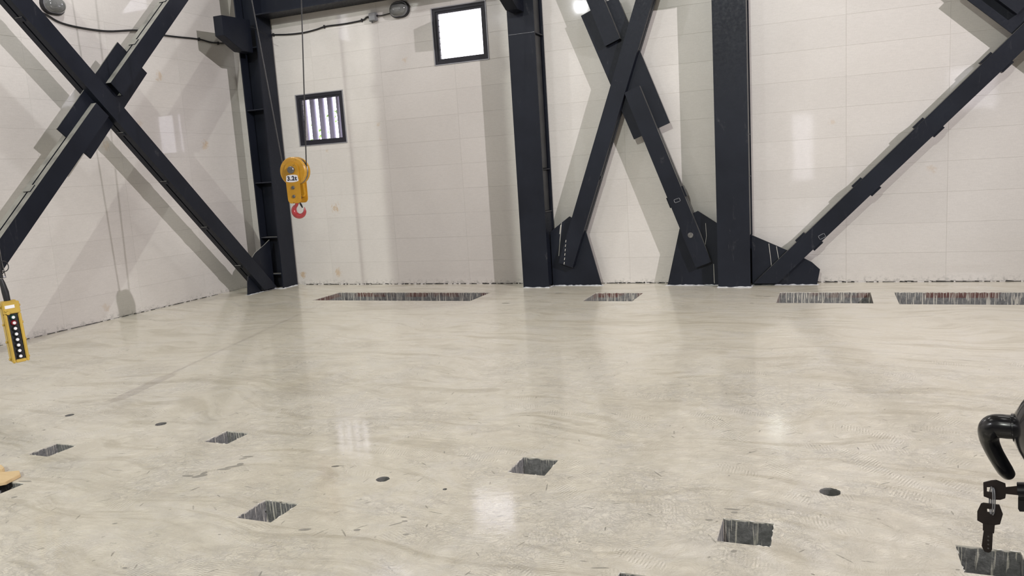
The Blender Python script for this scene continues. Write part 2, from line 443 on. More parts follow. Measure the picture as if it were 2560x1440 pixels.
# black open joint along the foot of the walls, ragged
def ragged(name, axis, a, b, parent, mat, h0, h1, prot, step=.03, gate=.0):
    mb = MB(); t = a
    while t < b:
        n = t+random.uniform(.4, 1.4)*step
        if random.random() >= gate:
            z = random.uniform(h0, h1); q = random.uniform(.4, 1)*prot
            if axis == 'y': mb.hexa([(t, WY-q, 0), (n, WY-q, 0), (n, WY+PT, 0), (t, WY+PT, 0), (t, WY-.0005, z), (n, WY-.0005, z*.8), (n, WY+PT, z*.8), (t, WY+PT, z)])
            else: mb.hexa([(LX-PT, t, 0), (LX+q, t, 0), (LX+q, n, 0), (LX-PT, n, 0), (LX-PT, t, z), (LX+.0005, t, z), (LX+.0005, n, z*.8), (LX-PT, n, z*.8)])
        t = n
    o = mb.build(name, mat, parent); return o
ragged('floor_joint', 'y', -7.4, 4, wb, DARK, .004, .015, .005, .05, .04)
ragged('floor_joint', 'x', 3.5, 8.7, wl, DARK, .003, .010, .004, .05, .04)
ragged('mortar_crumbs', 'y', -7.4, 4, wb, MORTAR, .004, .018, .02, .03, .7)
ragged('mortar_crumbs', 'x', 3.5, 8.7, wl, MORTAR, .003, .012, .016, .04, .75)

# ------------------------------------------------------------------ floor with its openings
HOLES = [(-4.487, 3.037, -4.31, 3.232), (-3.524, 3.466, -3.342, 3.664), (-2.552, 2.644, -2.352, 2.847), (-1.52, 3.441, -1.32, 3.658),
         (-.427, 2.972, -.222, 3.182), (.429, 2.955, .64, 3.166), (-.735, 2.43, -.53, 2.635), (-4.24, 2.49, -4.036, 2.692)]
TRENCH = [(-6.28, 8.30, -4.0, 8.92), (-2.615, 8.33, -2.04, 8.90), (-.53, 8.275, .375, 8.94), (.6, 8.235, 2.4, 8.94)]
ROUND = [(-4.969, 3.706, .030), (-4.097, 3.687, .036), (-2.109, 3.211, .034), (-.01, 3.559, .045), (-1.737, 3.172, .011)]
rects = [(LX-.2, RY-.2, RX+.2, WY+.2)]
for h in HOLES+TRENCH: rects = subtract(rects, h)
for x, y, r in ROUND: rects = subtract(rects, (x-r*1.5, y-r*1.5, x+r*1.5, y+r*1.5))
mb = MB()
for (x0, y0, x1, y1) in rects: mb.add([(x0, y0, 0), (x1, y0, 0), (x1, y1, 0), (x0, y1, 0)], [(0, 1, 2, 3)])
for x, y, r in ROUND:
    seg = 32; R = r*1.5; vs = []
    for j in range(seg):
        q = 2*math.pi*j/seg; c, s_ = math.cos(q), math.sin(q); k = 1/max(abs(c), abs(s_))
        rr = r*(1+random.uniform(-.05, .05))
        vs += [(x+rr*c, y+rr*s_, 0), (x+R*c*k, y+R*s_*k, 0)]
    mb.add(vs, [(2*j, 2*j+1, (2*j+3) % (2*seg), (2*j+2) % (2*seg)) for j in range(seg)])
floor = struct(mb.build('floor', FLOOR))
def pit(x0, y0, x1, y1, depth, name='pit_lining', rag=.006):
    mb = MB(); path = []
    for (ax, ay, bx, by) in ((x0, y0, x1, y0), (x1, y0, x1, y1), (x1, y1, x0, y1), (x0, y1, x0, y0)):
        L = math.hypot(bx-ax, by-ay); n = max(2, int(L/.02))
        for k in range(n): path.append((ax+(bx-ax)*k/n, ay+(by-ay)*k/n))
    cx, cy = (x0+x1)/2, (y0+y1)/2; n = len(path); rows = [0, -.006, -.03, -.1, -depth]
    vs = []
    for i, z in enumerate(rows):
        for (x, y) in path:
            q = 0 if i in (0, 4) else random.uniform(0, rag)
            vs.append((x-(q if x < cx else -q)*0 - math.copysign(min(q, .004)*.3, x-cx)*(1 if i in (1, 2) else -1)*1.0, y-math.copysign(min(q, .004)*.3, y-cy)*(1 if i in (1, 2) else -1), z))
    fs = [(i*n+j, i*n+(j+1) % n, (i+1)*n+(j+1) % n, (i+1)*n+j) for i in range(len(rows)-1) for j in range(n)]
    fs.append(tuple((len(rows)-1)*n+j for j in range(n)))
    mb.add(vs, fs)
    o = mb.build(name, PIT, floor); return o
for h in HOLES: pit(*h, .30)
for h in TRENCH: pit(*h, .42)
for x, y, r in ROUND:
    mb = MB(); mb.lathe([(r*1.08, 0), (r*.97, -.006), (r*.97, -.09)], 32, (x, y, 0)); mb.f.pop(-2)
    mb.build('drilled_hole_lining', CORE, floor)
# raised lips of coating curling round the openings
mb = MB()
for h in HOLES:
    x0, y0, x1, y1 = h
    for (ax, ay, bx, by) in ((x0, y0, x1, y0), (x1, y0, x1, y1), (x1, y1, x0, y1), (x0, y1, x0, y0)):
        t = 0
        while t < 1:
            u = min(1, t+random.uniform(.05, .2))
            if random.random() < .22:
                A = Vector((ax+(bx-ax)*t, ay+(by-ay)*t, -.001)); B = Vector((ax+(bx-ax)*u, ay+(by-ay)*u, -.001)); Mid = (A+B)/2
                Mid += (Vector(((x0+x1)/2, (y0+y1)/2, -.001))-Mid).normalized()*random.uniform(.001, .004)
                mb.tube([A, Mid, B], [.0008, .003, .0008], 5)
            t = u
o = mb.build('coating_lip', CREAM, floor, True); o['kind'] = 'stuff'

# dark damp stains and drips on the floor (flat films)
def wetmat():
    m, nt, b = newmat('damp_stain'); g = N(nt)
    g.put(b.inputs['Base Color'], g.mix(g.noise(g.pos(), 30, 3), (.20, .19, .16), (.34, .32, .27))); b.inputs['Roughness'].default_value = .3
    return m
STAIN = wetmat()
def stain(px, py, lx, ly, ang=0, wob=.25):
    c = on(2, 0, px, py); n = 18; vs = []
    ph = random.random()*6
    for j in range(n):
        q = 2*math.pi*j/n; k = 1+wob*math.sin(2*q+ph)*.6+wob*random.uniform(-.4, .4)
        a, b = lx*k*math.cos(q), ly*k*math.sin(q)
        vs.append((c.x+a*math.cos(ang)-b*math.sin(ang), c.y+a*math.sin(ang)+b*math.cos(ang), .0008))
    MB().add(vs, [tuple(range(n))]).build('stain', STAIN, floor)
for a in ((560, 1173, .035, .013, .5), (585, 1166, .05, .009, .7), (601, 1160, .022, .012, .2), (619, 1142, .03, .012, .4), (607, 1147, .02, .007, .6),
          (500, 1190, .035, .02, .9), (470, 1190, .03, .013, .1), (510, 1183, .016, .02, .2), (488, 1222, .004, .03, -.2), (762, 1324, .025, .012, .3),
          (893, 1325, .018, .009, .2), (1012, 1303, .012, .007, .1), (1015, 1336, .014, .007, .3), (990, 1310, .03, .004, .8), (1009, 1293, .014, .005, .2),
          (700, 1255, .01, .006, .3), (287, 1309, .011, .006, .4), (62, 1203, .05, .006, .2), (110, 1075, .012, .006, .2), (1773, 1300, .014, .008, .2),
          (1830, 1273, .03, .007, .1), (1836, 1281, .016, .006, .3), (1835, 1378, .011, .010, .3), (1500, 1420, .03, .004, .3), (36, 1243, .015, .01, .3),
          (1398, 733, .05, .02, .1), (1265, 758, .05, .02, .2), (1897, 740, .03, .015, 0), (1917, 741, .03, .015, 0), (838, 1166, .022, .01, .3),
          (1880, 758, .02, .01, 0), (600, 765, .03, .01, 0), (312, 1420, .01, .006, 0), (845, 1165, .03, .004, .5), (1060, 1160, .02, .003, -.6)):
    stain(*a)

# ------------------------------------------------------------------ windows
def window(name, rc, bars=False, wall='y', plane=WY, out=1):
    a, c, b, d = rc
    o = bpy.data.objects.new(name, None); COL.objects.link(o); struct(o)
    o.location = (a, plane, c) if wall == 'y' else (plane, a, c)
    bpy.context.view_layer.update()
    def bx(u0, z0, u1, z1, n0, n1):
        q0, q1 = sorted((plane+out*n0, plane+out*n1))
        m = MB()
        return m.box((u0, q0, z0), (u1, q1, z1)) if wall == 'y' else m.box((q0, u0, z0), (q1, u1, z1))
    def ring(mb, t, n0, n1, i=0.):
        A, C, B, D = a+i, c+i, b-i, d-i
        for r in ((A, C, B, C+t), (A, D-t, B, D), (A, C+t, A+t, D-t), (B-t, C+t, B, D-t)):
            k = bx(r[0], r[1], r[2], r[3], n0, n1); mb.add(k.v, k.f)
        return mb
    ring(MB(), .012, -.008, .03, 0).build('trim_edge', ALU, o)
    ring(MB(), .042, .002, .07, .012).build('window_frame', FRAME, o)
    ring(MB(), .028, .012, .05, .054).build('sash_frame', FRAME, o)
    bx(a+.082, c+.082, b-.082, d-.082, .028, .034).build('glass_pane', GLASS, o)
    # track notches on the left jamb
    mb = MB(); k = 0
    z = c+.13
    while z < d-.1:
        q = bx(a+.082, z, a+.098, z+.006, .04, .046); mb.add(q.v, q.f); z += .075
    mb.build('jamb_notches', FRAME, o)
    return o
w1 = window('window_1', WIN1); w2 = window('window_2', WIN2); w3 = window('window_3', WIN3)
w4 = window('window_4', WINL, wall='x', plane=LX, out=-1)
for i, r in enumerate(REAR): window('window_%d' % (5+i), r, wall='y', plane=RY, out=-1)
# vertical louvre blades outside the lower window
LV = simple('lavender_grey_louvre', (.30, .28, .38), .5, var=.06)
lg = thing('window_louvre', 'lavender grey vertical louvre blades outside the lower barred window', 'louvre', (-6.8, WY+.3, 2.0))
for i in range(5):
    x = -7.30 + .155*i
    mb = MB(); poly = [(.042*math.cos(q*math.pi/8), .05*math.sin(q*math.pi/8)) for q in range(16)]
    mb.prism(poly, lambda u, v: (x+u, WY+.30+v, 1.95), lambda u, v: (x+u, WY+.30+v, 2.92))
    mb.build('louvre_blade', LV, lg, True)
for z in (1.95, 2.92):
    MB().box((-7.45, WY+.25, z-.02), (-6.5, WY+.35, z+.02)).build('louvre_rail', LV, lg)
# greenery and a pale wall far outside
LEAF = simple('pale_green_leaf', (.16, .30, .05), .6, var=.3, scale=3)
BARK = simple('pale_bark', (.22, .17, .15), .8)
tr = thing('garden_tree', 'small green leafy tree outside, seen between the window louvres', 'tree', (-9.3, 13.2, -.3))
mb = MB(); random.seed(3)
for k in range(260):
    cl_ = random.choice([(-9.75, 12.9, 2.6), (-9.3, 13.0, 2.3), (-8.95, 13.1, 2.75), (-9.5, 13.2, 1.9), (-8.9, 12.9, 2.2)])
    p = Vector(cl_)+Vector((random.gauss(0, .12), random.gauss(0, .12), random.gauss(0, .14)))
    n = Vector((random.gauss(0, 1), random.gauss(0, 1), random.gauss(0, 1))).normalized(); a = n.orthogonal().normalized(); b = n.cross(a); s = random.uniform(.03, .06)
    mb.add([p-a*s, p-b*s*.5+n*.005, p+a*s, p+b*s*.5+n*.005], [(0, 1, 2, 3)])
o = mb.build('foliage', LEAF, tr); o['kind'] = 'stuff'
mb = MB().tube([(-9.3, 13.2, -.3), (-9.32, 13.15, 1.2), (-9.25, 13.1, 2.0), (-9.35, 13.0, 2.6)], [.05, .04, .03, .015], 8)
mb.tube([(-9.32, 13.15, 1.2), (-9.6, 13.0, 1.9), (-9.75, 12.9, 2.5)], [.03, .02, .01], 6); mb.tube([(-9.25, 13.1, 2.0), (-9.0, 13.1, 2.4), (-8.93, 13.1, 2.8)], [.025, .015, .008], 6)
mb.build('trunk', BARK, tr, True)
gd = struct(MB().box((-40, WY+.25, -.6), (20, 45, -.5)).build('floor_outside', simple('outside_paving', (.45, .44, .45), .8)))

# ------------------------------------------------------------------ steelwork
CY = 9.45      # middle plane of the back-wall frame
def h_column(x, y0, y1, w, label, along='y', ztop=CZ, group='tall steel columns'):
    """along='y': web runs front to back; along='x': flanges face sideways"""
    t = thing('steel_column', label, 'column', (x, (y0+y1)/2, 0), group)
    tf, tw = .019, .012
    if along == 'y':
        MB().box((x-w/2, y0, 0), (x+w/2, y0+tf, ztop)).build('flange', STEEL, t)
        MB().box((x-w/2, y1-tf, 0), (x+w/2, y1, ztop)).build('flange', STEEL, t)
        MB().box((x-tw/2, y0+tf, 0), (x+tw/2, y1-tf, ztop)).build('web', STEEL, t)
    else:
        MB().box((x-w/2, y0, 0), (x-w/2+tf, y1, ztop)).build('flange', STEEL, t)
        MB().box((x+w/2-tf, y0, 0), (x+w/2, y1, ztop)).build('flange', STEEL, t)
        ym = (y0+y1)/2
        MB().box((x-w/2+tf, ym-tw/2, 0), (x+w/2-tf, ym+tw/2, ztop)).build('web', STEEL, t)
    return t
def stiffener_y(t, x, w, y0, y1, z, side):
    a, b = (x+.006, x+w/2-.004) if side > 0 else (x-w/2+.004, x-.006)
    MB().box((a, y0+.019, z-.006), (b, y1-.019, z+.006)).build('stiffener', STEEL, t)
def bead(t, x0, y0, x1, y1, amp=.014, name='grout_bead'):
    """pale grout smeared round a steel foot"""
    mb = MB(); pts = []
    for (ax, ay, bx, by) in ((x0, y0, x1, y0), (x1, y0, x1, y1), (x1, y1, x0, y1), (x0, y1, x0, y0)):
        n = max(3, int(math.hypot(bx-ax, by-ay)/.03))
        for k in range(n): pts.append((ax+(bx-ax)*k/n, ay+(by-ay)*k/n))
    cx, cy = (x0+x1)/2, (y0+y1)/2; vs = []; n = len(pts)
    for (x, y) in pts:
        q = random.uniform(.3, 1.5)*amp; h = random.uniform(.003, .014)
        dx = math.copysign(1, x-cx) if abs(x-cx) > abs(x1-x0)*.5-.001 else 0; dy = math.copysign(1, y-cy) if abs(y-cy) > abs(y1-y0)*.5-.001 else 0
        vs += [(x+dx*q, y+dy*q, .0005), (x+dx*.0015, y+dy*.0015, h)]
    mb.add(vs, [(2*j, (2*j+2) % (2*n), (2*j+3) % (2*n), 2*j+1) for j in range(n)])
    mb.build(name, GROUT, t, True)
c1 = h_column(-7.67, 9.27, 9.60, .34, 'dark steel column in the room corner, behind the yellow hook block', 'x')
c2 = h_column(-3.522, 9.285, 9.61, .35, 'dark steel column standing between the bright white window and the crossed braces')
c3 = h_column(-1.053, 9.275, 9.61, .365, 'dark steel column to the right of the back wall crossed braces')
for z in (.21, .757, 1.56, 2.6, 3.46):
    MB().box((-7.82, 9.275, z-.006), (-7.52, 9.42, z+.006)).build('stiffener', STEEL, c1)
    MB().tube([(-7.815, 9.279, z+.004), (-7.525, 9.279, z+.004)], .0035, 6).build('weld_seam', SEAM, c1)
for z in (.96, 1.50, 3.16):
    stiffener_y(c2, -3.522, .35, 9.285, 9.61, z, 1); stiffener_y(c2, -3.522, .35, 9.285, 9.61, z, -1)
for z in (1.27, 1.75, 3.24):
    stiffener_y(c3, -1.053, .365, 9.275, 9.61, z, 1); stiffener_y(c3, -1.053, .365, 9.275, 9.61, z, -1)
MB().tube([(-3.69, 9.284, 3.16), (-3.35, 9.284, 3.16)], .003, 6).build('weld_seam', SEAM, c2)
MB().tube([(-1.23, 9.274, 3.24), (-.875, 9.274, 3.24)], .003, 6).build('weld_seam', SEAM, c3)
bead(c1, -7.84, 9.27, -7.5, 9.60); bead(c2, -3.697, 9.285, -3.347, 9.61); bead(c3, -1.2355, 9.275, -.8705, 9.61)
SIDE_GREY = simple('lighter_grey_plate', (.065, .066, .062), .55, var=.3, scale=6)
DULL = simple('dull_dark_plate', (.030, .031, .031), .5, var=.3, scale=6)
MB().box((-.888, 9.30, .60), (-.876, 9.50, CZ)).build('side_plate', SIDE_GREY, c3, label='lighter grey side plate')  # lighter grey strip up the right side of the column
for z0, z1 in ((.975, 1.49), (1.515, 3.15), (3.175, CZ)):
    MB().box((-3.40, 9.31, z0), (-3.388, 9.585, z1)).build('side_plate', DULL, c2)
# closing plate on the visible side of the centre column
MB().box((-3.372, 9.33, .02), (-3.36, 9.59, .95)).build('side_plate', STEEL, c2)
# haunch brackets
def haunch(t, x0, x1, yf, zt):
    poly = [(yf, zt), (yf-.56, zt-.02), (yf-.56, zt-.28), (yf-.22, zt-.45), (yf, zt-.45)]
    MB().prism(poly, lambda a, b: (x0, a, b), lambda a, b: (x1, a, b)).build('haunch_bracket', STEEL, t, bevel=.003)
haunch(c1, -7.74, -7.59, 9.27, 3.84); haunch(c2, -3.62, -3.47, 9.285, 3.86); haunch(c3, -1.13, -.98, 9.275, 3.98)

def yplate(poly, t, name='gusset_plate', y=CY, th=.016, lab=None):
    return MB().prism(poly, lambda a, b: (a, y-th/2, b), lambda a, b: (a, y+th/2, b)).build(name, STEEL, t, bevel=.0015, label=lab)
def xplate(poly, t, name='gusset_plate', x=-7.67, th=.016):
    return MB().prism(poly, lambda a, b: (x-th/2, a, b), lambda a, b: (x+th/2, a, b)).build(name, STEEL, t, bevel=.0015)
xplate([(9.27, .73), (9.133, .66), (8.93, .575), (8.84, .50), (8.76, .36), (8.715, .2), (8.685, 0), (9.27, 0)], c1)
yplate([(-3.345, .70), (-3.076, .89), (-3.035, .865), (-2.874, .715), (-2.695, 0), (-3.345, 0)], c2)
yplate([(-1.238, .73), (-1.473, .896), (-1.535, .87), (-1.697, .69), (-1.864, 0), (-1.238, 0)], c3)
yplate([(-.868, .593), (-.407, .372), (-.211, .262), (-.126, .178), (-.158, 0), (-.868, 0)], c3)
bead(c1, -7.69, 8.685, -7.65, 9.26, .016); bead(c2, -3.34, CY-.01, -2.695, CY+.01, .02); bead(c3, -1.864, CY-.01, -1.24, CY+.01, .02); bead(c3, -.866, CY-.01, -.16, CY+.01, .024)
# cream paint runs on the gussets
def run(t, pts, y, r=.0028):
    MB().tube([on(1, y, *p) for p in pts], [r*random.uniform(.7, 1.3) for _ in pts], 5).build('paint_run', CREAM, t, label='cream paint run')
run(c3, [(1922, 609), (1927, 650), (1931, 690)], CY-.009); run(c3, [(1941, 616), (1948, 655), (1951, 668)], CY-.009)
run(c3, [(1764, 558), (1766, 590), (1764, 606), (1762, 630)], CY-.009); run(c3, [(1784, 660), (1785, 685), (1786, 708)], CY-.009)
run(c2, [(1404, 556), (1400, 600), (1397, 640)], CY-.009); run(c2, [(1402, 562), (1399, 585)], CY-.009, .004)

def brace(label, plane, a, b, w, cn, depth=.166, cuts=(None, None), splits=(), battens=(), bt=(.13, .022), group=None):
    """double channel strut. plane 'y' (u=x) or 'x' (u=y); a, b are (u,z) axis ends; cn the middle plane"""
    a = Vector(a); b = Vector(b); d = (b-a).normalized(); L = (b-a).length; s = Vector((-d.y, d.x))
    sg = -1 if plane == 'y' else 1
    def P(t, q, n):
        p = a+d*t+s*q
        return (p.x, cn+sg*n, p.y) if plane == 'y' else (cn+sg*n, p.x, p.y)
    t_ = thing('cross_brace', label, 'steel brace', P(0, 0, 0), group)
    hw = w/2; th = .010; g = .011
    segs = []; t0 = 0
    for (x0, x1) in splits: segs.append((t0, x0)); t0 = x1
    segs.append((t0, L))
    def end(t, q):
        if t == 0 and cuts[0] is not None: return t+q*cuts[0]
        if t == L and cuts[1] is not None: return t+q*cuts[1]
        return t
    for (s0, s1) in segs:
        for sd in (1, -1):
            mb = MB()
            def slab(q0, q1, n0, n1):
                mb.hexa([P(end(s0, q0), q0, n0), P(end(s1, q0), q0, n0), P(end(s1, q1), q1, n0), P(end(s0, q1), q1, n0),
                         P(end(s0, q0), q0, n1), P(end(s1, q0), q0, n1), P(end(s1, q1), q1, n1), P(end(s0, q1), q1, n1)])
            slab(-hw, hw, sd*(depth/2-th), sd*depth/2)
            slab(-hw, -hw+th, sd*g, sd*(depth/2-th)); slab(hw-th, hw, sd*g, sd*(depth/2-th))
            mb.build('channel', STEEL, t_)
    for bt_ in battens:
        for q in (1, -1):
            mb = MB(); l, pr = bt
            t1 = bt_ + (0 if q > 0 else .06)
            q0, q1 = (hw, hw+pr) if q > 0 else (-hw-pr, -hw)
            mb.hexa([P(t1-l/2, q0, -.05), P(t1+l/2, q0, -.05), P(t1+l/2, q1, -.05), P(t1-l/2, q1, -.05),
                     P(t1-l/2, q0, .05), P(t1+l/2, q0, .05), P(t1+l/2, q1, .05), P(t1-l/2, q1, .05)])
            mb.build('batten_plate', STEEL, t_)
    return t_, P, L
# left wall cross
sA = Vector((.683, -.730)); nA = Vector((-.730, -.683))
a1 = Vector((9.085, .03)) ; a0 = a1 - sA*7.1
BA, PA, LA = brace('dark double-channel brace leaning left over its twin on the left wall, running unbroken', 'x', a0, a1, .20, -7.67, .18,
                   cuts=(None, .683/.730), battens=[1.6, 2.4, 3.95, 4.75, 5.6, 6.4], bt=(.05, .008), group='steel braces on the left wall')
dB = Vector((.693, .721)); b0 = Vector((4.12, -.17+.05)); 
# lower edge passes (6.271,1.981); the axis is .1 above
ax0 = Vector((6.271, 1.981))+Vector((-.721, .693))*.1
kk = (ax0.y-.05)/dB.y; b0 = ax0-dB*kk; Lb = 7.4
tc = (Vector((6.60, 2.478))-b0).dot(dB); td = (Vector((6.80, 2.745))-b0).dot(dB)
BB, PB, LB = brace('dark double-channel brace rising right on the left wall, split around a joint plate', 'x', b0, b0+dB*Lb, .20, -7.67, .18,
                   cuts=(-.693/.721, None), splits=[(tc, td)], battens=[1.2, 2.1, 4.4, 5.2], bt=(.09, .010), group='steel braces on the left wall')
xplate([(7.011, 3.268), (7.387, 2.949), (6.433, 1.933), (6.067, 2.254)], BB, 'joint_plate')
# back wall cross between the two columns
BC, PC, LC = brace('dark double-channel brace leaning right, running unbroken across its partner between two columns', 'y', (-3.137, .275), (-1.21, 5.55), .195, CY-.0, .17,
                   battens=[1.12, 4.6], bt=(.05, .008), group='steel braces on the back wall')
dD = Vector((-.3475, .9377)); d0 = Vector((-1.412, .258)); LD = 5.6
tq = (Vector((-2.178, 2.378))-d0).dot(dD); tw_ = (Vector((-2.40, 2.935))-d0).dot(dD)
BD, PD, LDD = brace('dark double-channel brace leaning left and split around a joint plate between two columns', 'y', d0, d0+dD*LD, .195, CY, .17,
                    splits=[(tq, tw_)], battens=[.84, 4.5], bt=(.13, .022), group='steel braces on the back wall')
yplate([(-2.80, 3.30), (-2.345, 3.47), (-1.771, 1.948), (-2.21, 1.785)], BD, 'joint_plate')
# right bay
BE, PE, LE = brace('long dark brace rising from the right column foot to the right edge of the view', 'y', (-.715, .03), (4.42, 5.14), .185, CY, .166,
                   cuts=(-1.005, None), battens=[.64, 1.47, 2.31, 3.16], bt=(.13, .024), group='steel braces on the back wall')
dF = Vector((.725, -.689)); fc = Vector((1.917, 2.657)); f0 = fc-dF*3.7
BF, PF, LF = brace('dark brace with a wide joint plate at the top right corner of the view', 'y', f0, fc+dF*3.6, .20, CY, .166,
                   splits=[(3.7-.2, 3.7+.2)], battens=[.9], group='steel braces on the back wall')
e0 = fc-dF*.75; e1 = fc+dF*.75; nn = Vector((.689, .725))*.245
yplate([tuple(e0-nn), tuple(e0+nn), tuple(e1+nn), tuple(e1-nn)], BF, 'joint_plate')
# small marks on struts
def tab(t, px, py, w_, h_, ang, y):
    c = on(1, y, px, py); ca, sa = math.cos(ang), math.sin(ang)
    mb = MB()
    for (u0, v0, u1, v1) in ((-w_/2, h_/2-.006, w_/2, h_/2), (-w_/2, -h_/2, w_/2, -h_/2+.006), (-w_/2, -h_/2, -w_/2+.006, h_/2), (w_/2-.006, -h_/2, w_/2, h_/2)):
        pts = [(u0, v0), (u1, v0), (u1, v1), (u0, v1)]
        mb.prism(pts, lambda a, b: (c.x+a*ca-b*sa, y, c.z+a*sa+b*ca), lambda a, b: (c.x+a*ca-b*sa, y-.006, c.z+a*sa+b*ca))
    mb.build('welded_tab', SEAM, t)
tab(BD, 1693, 501, .075, .045, .3, CY-.085); tab(BE, 2055, 591, .075, .05, .5, CY-.083)
MB().lathe([(.033, 0), (.030, .003)], 20, on(1, CY-.0853, 1726, 588), (0, -1, 0)).build('lime_spot', GREYM, BD)
for i in range(6):
    p = on(1, CY-.086, 1415-i*.8, 600+i*11); q = on(1, CY-.086, 1414-i*.8, 606+i*11)
    MB().tube([p, q], .0035, 5).build('chalk_dash', CREAM, BC)

# horizontal beam between corner column and centre column
bt_ = thing('steel_beam', 'dark horizontal steel beam above the two windows at the top edge', 'beam', (-5.6, 9.44, 3.9))
MB().box((-7.5, 9.27, 3.885), (-3.697, 9.61, 3.905)).build('flange', STEEL, bt_)
MB().box((-7.5, 9.27, 4.215), (-3.697, 9.61, 4.235)).build('flange', STEEL, bt_)
MB().box((-7.5, 9.434, 3.905), (-3.697, 9.446, 4.215)).build('web', STEEL, bt_)

# an added hanging cylinder behind the camera, outside the view (throws the broad soft shade by the hook)
ad = thing('shade_caster', 'unseen vertical cylinder added behind the camera to cast a soft shade', 'shadow caster', (-2.98, -1.6, 4.75))
MB().lathe([(.37, 0), (.37, 3.8)], 32, (-2.98, -1.6, 4.78)).build('caster_pipe', GREYM, ad, True)
for z in (4.76, 6.0, 7.2): MB().lathe([(.37, 0), (.395, 0), (.395, .03), (.37, .03)], 32, (-2.98, -1.6, z)).build('caster_ring', GREYM, ad, True)

# ------------------------------------------------------------------ wall lamps, junction box, cable
def stadium(L, r, n=10, k=1.0):
    pts = []
    for j in range(n+1): q = -math.pi/2+math.pi*j/n; pts.append((L/2-r+r*math.cos(q), r*math.sin(q)))
    for j in range(n+1): q = math.pi/2+math.pi*j/n; pts.append((-(L/2-r)+r*math.cos(q), r*math.sin(q)))
    return [(a*k, b*k) for a, b in pts]
def bulkhead(label, o, u, n):
    o, u, n = Vector(o), Vector(u), Vector(n); v = Vector((0, 0, 1))
    t = thing('bulkhead_lamp', label, 'wall lamp', o)
    def loft(rings, name, mat):
        mb = MB(); vs = []; m = None
        for (L, r, h) in rings:
            pts = stadium(L, r); m = len(pts); vs += [o+u*a+v*b+n*h for a, b in pts]
        fs = [(i*m+j, i*m+(j+1) % m, (i+1)*m+(j+1) % m, (i+1)*m+j) for i in range(len(rings)-1) for j in range(m)]
        fs += [tuple(range(m))[::-1], tuple((len(rings)-1)*m+j for j in range(m))]
        mb.add(vs, fs).build(name, mat, t, True)
    loft([(.30, .105, .001), (.30, .105, .035), (.285, .098, .045)], 'lamp_base', RUBBER)
    loft([(.262, .088, .044), (.255, .085, .07), (.225, .07, .095), (.16, .042, .112), (.05, .015, .118)], 'lamp_glass', LGLASS)
    loft([(.272, .093, .045), (.272, .093, .052)], 'lamp_gasket', ALU)
    return t
p = on(1, WY-.05, 996, 23); bulkhead('grey glass bulkhead lamp between junction box and the bright window', (p.x, WY, p.z), (1, 0, 0), (0, -1, 0))
p = on(0, LX+.05, 136, 12); bulkhead('grey glass bulkhead lamp on the left wall behind the crossed braces', (LX, p.y, p.z), (0, 1, 0), (1, 0, 0))
p = on(1, WY-.03, 933, 43)
jb = thing('junction_box', 'small grey square junction box next to the wall lamp cable', 'junction box', (p.x, WY, p.z))
MB().box((p.x-.055, WY-.06, p.z-.055), (p.x+.055, WY-.0005, p.z+.055)).build('box_body', simple('grey_plastic', (.20, .205, .21), .5), jb, bevel=.006)
MB().box((p.x-.047, WY-.068, p.z-.047), (p.x+.047, WY-.06, p.z+.047)).build('box_cover', simple('grey_plastic_cover', (.26, .265, .27), .5), jb, bevel=.003)
for dx in (-.04, .04):
    MB().lathe([(.012, 0), (.012, .02)], 12, (p.x+dx*1.35, WY-.03, p.z+.012*(1 if dx > 0 else 1)), (math.copysign(1, dx), 0, 0)).build('cable_gland', RUBBER, jb)
MB().lathe([(.008, 0), (.008, .018)], 10, (p.x-.02, WY-.03, p.z-.055), (0, 0, -1)).build('cable_gland', RUBBER, jb)
def smooth_path(pts, n=6):
    pts = [Vector(q) for q in pts]; out = []
    for i in range(len(pts)-1):
        p0, p1, p2, p3 = pts[max(i-1, 0)], pts[i], pts[i+1], pts[min(i+2, len(pts)-1)]
        for k in range(n):
            t = k/n; out.append(.5*((2*p1)+(p2-p0)*t+(2*p0-5*p1+4*p2-p3)*t*t+(3*p1-p0-3*p2+p3)*t**3))
    out.append(pts[-1]); return out
lw = [on(0, LX+.014, *q) for q in ((100, 30), (118, 38), (150, 56), (200, 69), (270, 78), (345, 76), (410, 88), (450, 93), (497, 98), (528, 106), (560, 108))]
cb = tag(MB().tube(smooth_path(lw+[(-8.236, 9.45, lw[-1].z+.02), (-8.15, 9.55, lw[-1].z+.02), (-7.95, 9.59, lw[-1].z+.02), (-7.86, 9.60, lw[-1].z+.02)]), .0115, 8).build('lamp_cable', RUBBER, smooth=True), 'black cable sagging along the left wall from lamp to corner column', 'cable')
for q in ((497, 98), (545, 108)):
    pp = on(0, LX+.012, *q); MB().box((LX, pp.y-.008, pp.z-.02), (LX+.03, pp.y+.008, pp.z+.02)).build('cable_clip', RUBBER, cb)
bw = [on(1, WY-.014, *q) for q in ((671, 88), (684, 87), (720, 86), (757, 82), (790, 74), (815, 66), (860, 60), (905, 51), (916, 44))]
cb2 = tag(MB().tube(smooth_path(bw+[(p.x-.075, WY-.03, p.z+.012)]), .011, 8).build('lamp_cable', RUBBER, smooth=True), 'black cable running right from the corner column to the junction box', 'cable')
for q in ((684, 87), (811, 67), (905, 51)):
    pp = on(1, WY-.012, *q); MB().box((pp.x-.006, WY-.03, pp.z-.022), (pp.x+.006, WY, pp.z+.022)).build('cable_clip', RUBBER, cb2)
l2 = on(1, WY-.03, 974, 33)
tag(MB().tube(smooth_path([(p.x+.07, WY-.03, p.z+.012), (p.x+.14, WY-.02, p.z+.008), (l2.x+.01, WY-.02, l2.z)]), .007, 8).build('lamp_cable', RUBBER, smooth=True), 'short thin black cable between junction box and lamp', 'cable')
cw = [on(1, 9.262, *q) for q in ((592, 60), (620, 66), (640, 72), (655, 82), (668, 88))]
